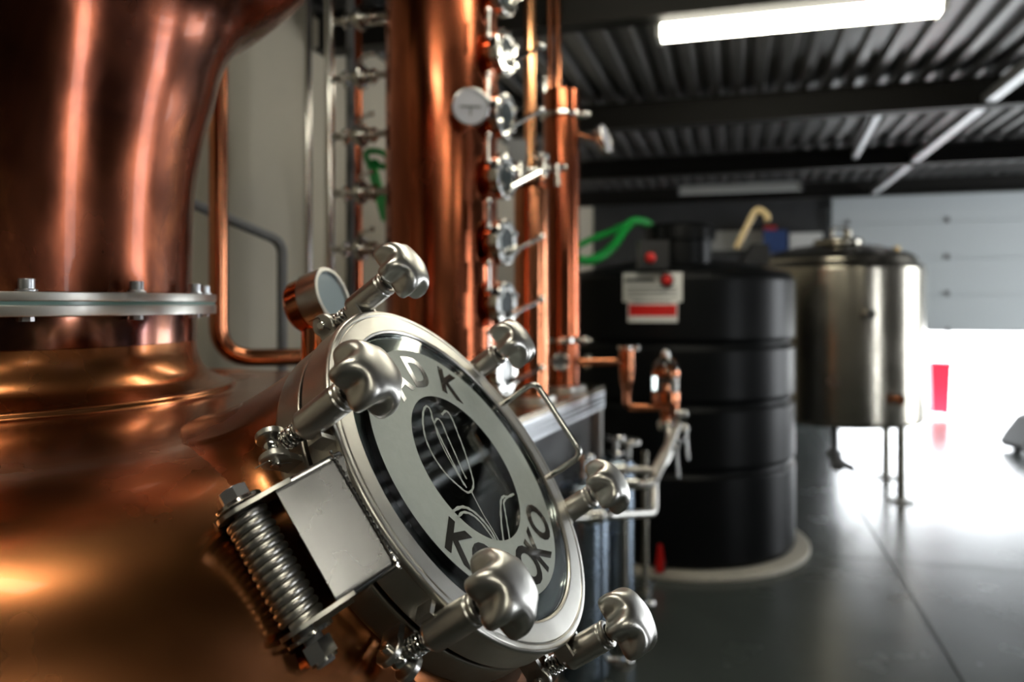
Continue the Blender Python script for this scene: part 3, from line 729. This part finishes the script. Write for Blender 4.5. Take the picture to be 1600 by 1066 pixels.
# receivers and their pipe frame
def receiver(px, Y, R, ytop, label, wheel):
    c = P(px, 0, Y); zt_ = P(0, ytop, Y).z; t = thing('receiver', (c.x, c.y, 0), label, 'vessel', 'spirit receivers')
    o = (c.x, c.y, 0)
    MB().lathe(prof([(0, .10), (R * .7, .10), (R, .14), (R, zt_ - .03), (R * .85, zt_), (0, zt_ + .01)], .02, 4), o, ZV, 48).build('vessel_shell', M['steel_blue_reflection'], t)
    for k in range(3):
        a = math.radians(120 * k + 40); MB().tube([(c.x + R * .8 * math.cos(a), c.y + R * .8 * math.sin(a), .14), (c.x + R * .9 * math.cos(a), c.y + R * .9 * math.sin(a), 0)], .012, 10).build('vessel_leg', M['steel'], t)
    MB().lathe(prof([(R, zt_ - .045), (R + .014, zt_ - .04), (R + .014, zt_ - .025), (R, zt_ - .02)], .003, 2), o, ZV, 48).build('rim_clamp', M['steel_pol'], t)
    mb = MB().cyl((c.x, c.y, zt_), (c.x, c.y, zt_ + .10), .014, seg=14); mb.cyl((c.x, c.y, zt_ + .085), (c.x, c.y, zt_ + .11), .045, seg=24, bev=.004); mb.cyl((c.x, c.y, zt_ + .02), (c.x, c.y, zt_ + .035), .04, seg=20, bev=.003)
    mb.build('inlet_valve', M['steel_pol'], t)
    mb = MB().tube([(c.x + R * .9, c.y - .02, .2), (c.x + R + .07, c.y - .04, .2), (c.x + R + .085, c.y - .045, .31)], .012, 10); mb.ball((c.x + R + .07, c.y - .04, .2), .024, 12); mb.build('drain_valve', M['steel_pol'], t)
receiver(912, 3.05, .10, 752, 'stainless receiver coloured with a blue reflection, nearest behind the manway knobs', True)
receiver(962, 3.62, .085, 716, 'slimmer stainless receiver coloured with a blue reflection, behind the nearer one, toward the black tank', True)
fr = thing('pipe_frame', P(1008, 905, 4.3), 'stainless tube frame with bent run-off pipes beside the receivers', 'pipework')
def leg_to_floor(px, ytop, Y): p = P(px, ytop, Y); return [p, Vector((p.x, p.y, 0))]
for px, yt, Y in ((941, 800, 3.2), (975, 752, 3.4), (1008, 705, 4.25)):
    l = MB().tube(leg_to_floor(px, yt, Y), .0165, 12).build('frame_post', M['steel_tank'], fr)
    p = P(px, yt, Y); MB().cyl((p.x, p.y, 0), (p.x, p.y, .012), .045, seg=20).build('post_foot', M['steel'], l)
for pts in ([P(860, 812, 2.78), P(955, 806, 2.90), P(1022, 802, 3.30), P(1022, 735, 3.42), P(1062, 662, 3.56)],
            [P(925, 757, 3.28), P(1020, 757, 3.36), P(1034, 728, 3.42), P(1056, 672, 3.52)],
            [P(925, 735, 3.40), P(1030, 735, 3.46), P(1046, 712, 3.55), P(1046, 668, 3.62)]):
    MB().tube(fillet(pts, .04, 5), .0165, 12).build('bent_pipe', M['steel'], fr)
for px, py, Y in ((1040, 664, 3.68), (1062, 648, 3.66), (1063, 670, 3.62), (1052, 690, 3.6), (930, 808, 2.87), (985, 757, 3.33), (965, 735, 3.42)):
    q = P(px, py, Y); MB().cyl(q - Vector((.03, .008, 0)), q + Vector((.03, .008, 0)), .026, seg=20, bev=.003).build('pipe_clamp', M['steel_pol'], fr)
for px, py in ((1071, 672), (1056, 700)):
    q = P(px, py, 3.58); mb = MB().tube([q, q + Vector((.012, 0, -.14))], .007, 10); mb.ball(q, .016, 12); mb.build('valve_lever', M['steel_pol'], fr)
q = P(982, 690, 3.9); mb = MB().cyl(q - ZV * .012, q + ZV * .012, .062, seg=28, bev=.004); mb.cyl(q - ZV * .12, q, .013, seg=12); mb.build('hand_wheel', M['steel'], fr)

# ------------------------------------------------------------------ black tank
TC = Vector((P(1056, 0, 5.26).x, 5.26, 0)); TR = .768
tag(MB().lathe(prof([(0, .0), (.86, 0), (.86, .035), (0, .035)], .01, 3), TC, ZV, 96).build('tank_plinth', M['plinth']), 'pale round plinth under the big black tank', 'plinth')
bt = thing('black_tank', TC + ZV * .035, 'big black plastic tank with ribbed sides on a pale plinth', 'tank')
pr_ = [(0, .035), (TR - .02, .035), (TR, .06)]
for z in (.60, .997, 1.358):
    pr_ += [(TR, z - .03), (TR - .022, z - .012), (TR - .022, z + .012), (TR, z + .03)]
pr_ += [(TR, 1.755), (TR - .03, 1.80), (TR - .10, 1.818), (.34, 1.885), (0, 1.90)]
MB().lathe(prof(pr_, .012, 3), TC, ZV, 112).build('tank_shell', M['tank_black'], bt, angle=50)
lc = P(1062, 0, 4.95); lz = 1.93
mb = MB().lathe(prof([(0, 1.85), (.20, 1.85), (.20, 2.0), (.215, 2.0), (.215, 2.085), (.19, 2.11), (0, 2.115)], .008, 3), (lc.x, lc.y, 0), ZV, 48)
for k in range(16):
    a = 2 * math.pi * k / 16; mb.box((lc.x + .215 * math.cos(a), lc.y + .215 * math.sin(a), 2.045), (.02, .02, .07))
mb.build('manhole_cap', M['tank_black'], bt)
q = P(1020, 398, 4.47)
cb = thing('float_switch_box', q, 'small black control box with red lamp on top of the black tank', 'control box')
MB().box(q, (.17, .10, .16)).build('box_case', M['black'], cb, angle=20)
MB().ball(P(1016, 403, 4.41), .031).build('red_lamp', M['red'], cb)
MB().box(q + Vector((0, .075, -.05)), (.10, .06, .05)).build('box_bracket', M['black'], cb)
# sign, curved with the tank
def tank_pt(px, py, r):       # point on the tank surface seen at px,py
    d = Vector(((px - 800) / F, 1, 0)); a = d.dot(d); b_ = -2 * d.dot(TC); c_ = TC.dot(TC) - r * r
    t = (-b_ - math.sqrt(b_ * b_ - 4 * a * c_)) / (2 * a); return Vector((d.x * t, t, CAM_H + (HOR - py) / F * t))
def tank_patch(x0, x1, y0, y1, off, thick=.004):
    n = 10; vs = []
    pa_, pb_ = tank_pt(x0, y0, TR), tank_pt(x1, y1, TR); a0_ = math.atan2(pa_.y - TC.y, pa_.x - TC.x); a1_ = math.atan2(pb_.y - TC.y, pb_.x - TC.x)
    z1_, z0_ = pa_.z, pb_.z
    for rr in (TR + off, TR + off + thick):
        for i in range(n + 1):
            a = a0_ + (a1_ - a0_) * i / n
            for z in (z0_, z1_): vs.append(Vector((TC.x + rr * math.cos(a), TC.y + rr * math.sin(a), z)))
    m_ = 2 * (n + 1); fs = []
    for i in range(n):
        k = 2 * i; fs += [(k, k + 1, k + 3, k + 2), (m_ + k, m_ + k + 2, m_ + k + 3, m_ + k + 1), (k, k + 2, m_ + k + 2, m_ + k), (k + 1, m_ + k + 1, m_ + k + 3, k + 3)]
    fs += [(0, m_, m_ + 1, 1), (m_ - 2, m_ - 1, 2 * m_ - 1, 2 * m_ - 2)]
    return MB().add(vs, fs)
sg = thing('tank_sign', tank_pt(1020, 503, TR + .002), 'white notice with red band fixed to the front of the black tank', 'sign')
MB().add(*[getattr(tank_patch(974, 1066, 427, 472, .001), k) for k in ('v', 'f')]).build('upper_sheet', M['white'], sg, angle=20)
MB().add(*[getattr(tank_patch(982, 1059, 466, 504, .006), k) for k in ('v', 'f')]).build('lower_sheet', M['white'], sg, angle=20)
tank_patch(984, 1057, 476, 494, .0105, .002).build('red_band', M['red'], sg, angle=20)
tank_patch(977, 1024, 435, 441, .0055, .001).build('heading_print', M['print'], sg, angle=20)
mb = MB()
for y in (450, 456, 462):
    t_ = tank_patch(980, 1058, y, y + 1.2, .0055, .001); mb.add(t_.v, t_.f)
mb.build('small_print', M['print'], sg, angle=20)['kind'] = 'stuff'
mb = MB()
t_ = tank_patch(990, 1048, 470, 472.5, .0105, .001); mb.add(t_.v, t_.f)
mb.build('line_print', M['print'], sg, angle=20)
q = tank_pt(1042, 438, TR + .01); qd = (q - Vector((TC.x, TC.y, q.z))).normalized()
pb = thing('red_button', q, 'red push button with black collar on the tank notice', 'button')
MB().cyl(q, q + qd * .02, .042, seg=28, bev=.004).build('button_collar', M['black'], pb)
MB().lathe([(0, .045), (.02, .042), (.029, .032), (.031, .018), (.031, 0), (0, 0)], q, qd, 24).build('button_cap', M['red'], pb)
# outlet with red handle
q = tank_pt(1034, 880, TR); qd = (q - Vector((TC.x, TC.y, q.z))).normalized()
tv = thing('outlet_valve', q, 'red handled outlet valve low on the front of the black tank', 'valve')
MB().cyl(q - qd * .01, q + qd * .09, .03, seg=20, bev=.004).build('valve_body', M['black'], tv)
MB().prism([(-.022, -.02), (.022, -.02), (.026, .05), (.012, .14), (-.008, .14), (-.018, .05)], q + qd * .09, qd.cross(ZV) * -1, ZV, qd, 0, .02).build('valve_handle', M['red'], tv, angle=30)
# bracket with tan dip pipe
q = P(1180, 398, 4.75)
br = thing('dip_pipe', q, 'tan hooked pipe sticking up from a black bracket on the black tank', 'pipe')
MB().prism([(-.10, -.05), (.07, -.062), (.07, .06), (.03, .065), (-.02, .065)], q, Vector((1, 0, 0)), ZV, Vector((0, 1, 0)), -.05, .05).build('pipe_bracket', M['black'], br, angle=20)
MB().tube(fillet([P(1150, 388, 4.75), P(1183, 324, 4.75), P(1200, 338, 4.70), P(1198, 346, 4.68)], .05), .020, 14).build('hooked_tube', M['tan'], br)
# green hose over the tank
h1 = smooth_path([P(890, 400, 4.35), P(915, 408, 4.45), P(940, 400, 4.6), P(960, 383, 4.7), P(975, 360, 4.8), P(990, 346, 4.85), P(1010, 350, 4.95), P(1024, 362, 5.05), P(1030, 380, 5.1)], 6)
tag(MB().tube(h1, .028, 12).build('green_hose', M['green']), 'thick green hose arching onto the top of the black tank', 'hose', 'tank hoses')
h2 = smooth_path([P(890, 392, 4.6), P(920, 376, 4.7), P(955, 362, 4.85), P(980, 350, 5.0), P(1000, 344, 5.1), P(1018, 352, 5.2), P(1030, 372, 5.25)], 6)
tag(MB().tube(h2, .020, 12).build('green_hose', M['green']), 'thinner darker green hose behind the thick one on the black tank', 'hose', 'tank hoses')

# ------------------------------------------------------------------ stainless tank
QY = 6.8; QC = Vector((P(1307, 0, QY).x, QY, 0)); QR = .70
st = thing('steel_tank', QC, 'cylindrical stainless tank on legs in front of the bright doorway', 'tank')
zb_, zt_ = .60, 1.93
MB().lathe(prof([(0, zb_ - .06), (QR * .6, zb_ - .045), (QR - .02, zb_), (QR, zb_ + .03), (QR, zt_ - .03), (QR - .012, zt_)], .012, 3), QC, ZV, 112).build('tank_shell', M['steel_tank'], st, angle=50)
MB().lathe(prof([(QR - .012, zt_ - .005), (QR - .05, zt_ + .01), (QR - .055, zt_ + .06), (QR - .11, zt_ + .10), (QR * .5, zt_ + .17), (.12, zt_ + .20), (0, zt_ + .20)], .02, 4), QC, ZV, 112).build('tank_lid', M['steel_tank'], st, angle=50)
for k in range(4):
    a = math.radians(-64 + 90 * k); p = QC + Vector((math.cos(a), math.sin(a), 0)) * (QR - .06)
    l = MB().cyl(p + ZV * .012, p + ZV * (zb_ + .05), .035, seg=20).build('tank_leg', M['steel_tank'], st)
    MB().cyl(p, p + ZV * .014, .10, seg=28, bev=.003).build('leg_pad', M['white'], l)
lt = QC + ZV * (zt_ + .19)
mb = MB().lathe(prof([(0, 0), (.20, 0), (.20, .035), (.18, .05), (0, .06)], .006, 2), lt + Vector((-.05, -.15, -.01)), ZV, 40); mb.build('tank_manway', M['steel_tank'], st)
mb = MB().tube(fillet([lt + Vector((-.12, -.2, .03)), lt + Vector((-.12, -.2, .13)), lt + Vector((.02, -.2, .13)), lt + Vector((.02, -.2, .03))], .03), .012, 10); mb.build('manway_handle', M['steel_tank'], st)
mb = MB().cyl(lt + Vector((.12, .05, -.03)), lt + Vector((.12, .05, .14)), .035, seg=20); mb.cyl(lt + Vector((.12, .05, .05)), lt + Vector((.12, .05, .075)), .055, seg=20, bev=.003); mb.build('top_valve', M['steel_tank'], st)
mb = MB().cyl(lt + Vector((.48, -.1, -.16)), lt + Vector((.48, -.1, -.02)), .025, seg=16); mb.build('vent', mat('brass', (.6, .42, .15), .3, 1), st)
def qpt(px, py):
    d = Vector(((px - 800) / F, 1, 0)); a = d.dot(d); b_ = -2 * d.dot(QC); c_ = QC.dot(QC) - QR * QR
    t = (-b_ - math.sqrt(b_ * b_ - 4 * a * c_)) / (2 * a); return Vector((d.x * t, t, CAM_H + (HOR - py) / F * t))
for px, py, m_ in ((1355, 491, 'steel_pol'), (1303, 597, 'steel_pol'), (1398, 624, 'cop')):
    q = qpt(px, py); qd = (q - Vector((QC.x, QC.y, q.z))).normalized()
    mb = MB().cyl(q - qd * .01, q + qd * .07, .028, seg=18); mb.cyl(q + qd * .05, q + qd * .075, .045, seg=20, bev=.003); mb.build('tank_port', M[m_], st)
q = P(1312, 0, 6.4); 
mb = MB().tube(fillet([Vector((q.x, q.y + .1, zb_)), Vector((q.x, q.y + .1, .28)), Vector((q.x + .12, q.y, .22))], .06), .032, 14); mb.cyl((q.x, q.y + .1, .36), (q.x, q.y + .1, .30), .06, seg=20, bev=.004); mb.ball((q.x + .02, q.y + .08, .25), .065, 16); mb.tube([(q.x + .03, q.y, .25), (q.x + .16, q.y - .06, .18)], .012, 10)
mb.build('bottom_valve', M['grey'], st)

# ------------------------------------------------------------------ things by the end wall
bq = P(1466, 650, 10.97)
bn = thing('red_bin', Vector((bq.x, bq.y, 0)), 'tall red plastic bin standing in the bright doorway', 'bin')
hb = .78; mb = MB()
def frustum(mb, c, w0, d0, w1, d1, z0, z1):
    vs = []
    for w_, d_, z in ((w0, d0, z0), (w1, d1, z1)):
        vs += [c + AX * (sy * d_ / 2) + BX * (sx * w_ / 2) + ZV * z for sx, sy in ((-1, -1), (1, -1), (1, 1), (-1, 1))]
    return mb.add(vs, [(0, 3, 2, 1), (4, 5, 6, 7)] + [(i, (i + 1) % 4, 4 + (i + 1) % 4, 4 + i) for i in range(4)])
bo = Vector((bq.x, bq.y, 0))
frustum(MB(), bo, .22, .26, .27, .32, .05, hb - .05).build('bin_body', M['pinkred'], bn, angle=20)
m2 = MB(); frustum(m2, bo, .29, .34, .28, .32, hb - .05, hb); m2.build('bin_lid', M['pinkred'], bn, angle=20)
for s in (-1, 1): MB().cyl(bo + BX * (s * .10) + AX * .12 + ZV * .05, bo + BX * (s * .13) + AX * .12 + ZV * .05, .05, seg=18).build('bin_wheel', M['black'], bn)
q = P(1602, 692, 8.3)
sw = thing('floor_machine', Vector((q.x + .1, q.y, 0)), 'dark floor machine with orange side, cut by the right picture edge', 'machine')
o_ = Vector((q.x + .14, q.y, 0))
mb = MB().prism([(-.26, .0), (-.30, .06), (-.24, .16), (-.10, .34), (.05, .40), (.4, .40), (.4, 0)], o_ + ZV * .03, Vector((1, 0, 0)), ZV, Vector((0, 1, 0)), -.2, .2); mb.build('machine_hood', M['grey'], sw, angle=20)
MB().prism([(-.14, .02), (-.12, .12), (.0, .16), (.4, .16), (.4, .02)], o_ + ZV * .04, Vector((1, 0, 0)), ZV, Vector((0, 1, 0)), -.215, -.2).build('orange_panel', M['orange'], sw, angle=20)
for s in (-1, 1): MB().cyl(o_ + Vector((-.1, s * .2 - .02, .06)), o_ + Vector((-.1, s * .2 + .02, .06)), .06, seg=20, bev=.005).build('machine_wheel', M['black'], sw)
# shelf and boxes on the end wall
def wallbox(x0, x1, y0, y1, dpth, m, name, label, cat, off=.0):
    Y = 11.5; pa_, pb_ = P(x0, y1, Y), P(x1, y0, Y)
    def on_wall(px, py):
        d = Vector(((px - 800) / F, 1, (HOR - py) / F)); t = (A_END - off) / d.dot(AX); return d * t + ZV * CAM_H
    p, q_ = on_wall(x0, y1), on_wall(x1, y0); b0_, b1_ = p.dot(BX), q_.dot(BX)
    return tag(MB().box(G(A_END - off - dpth / 2, (b0_ + b1_) / 2, (p.z + q_.z) / 2), (dpth, abs(b1_ - b0_), abs(q_.z - p.z)), (AX, BX, ZV)).build(name, m, angle=20), label, cat)
wallbox(1096, 1196, 360, 392, .03, M['wall_white'], 'wall_board', 'pale board on the end wall behind the tan hooked pipe', 'board', .001)
wallbox(1190, 1290, 398, 402, .45, M['grey'], 'wall_shelf', 'dark shelf on the end wall between the two big tanks', 'shelf', .001)
wallbox(1192, 1228, 362, 398, .3, M['blue'], 'storage_box', 'dark blue box on the far shelf between the tanks', 'box', .06)
wallbox(1193, 1212, 356, 361.6, .25, M['red'], 'storage_box', 'flat red box lying on the dark blue box', 'box', .08)
wallbox(1232, 1282, 366, 398, .3, M['white'], 'storage_box', 'white box on the far shelf beside the stainless tank lid', 'box', .06)
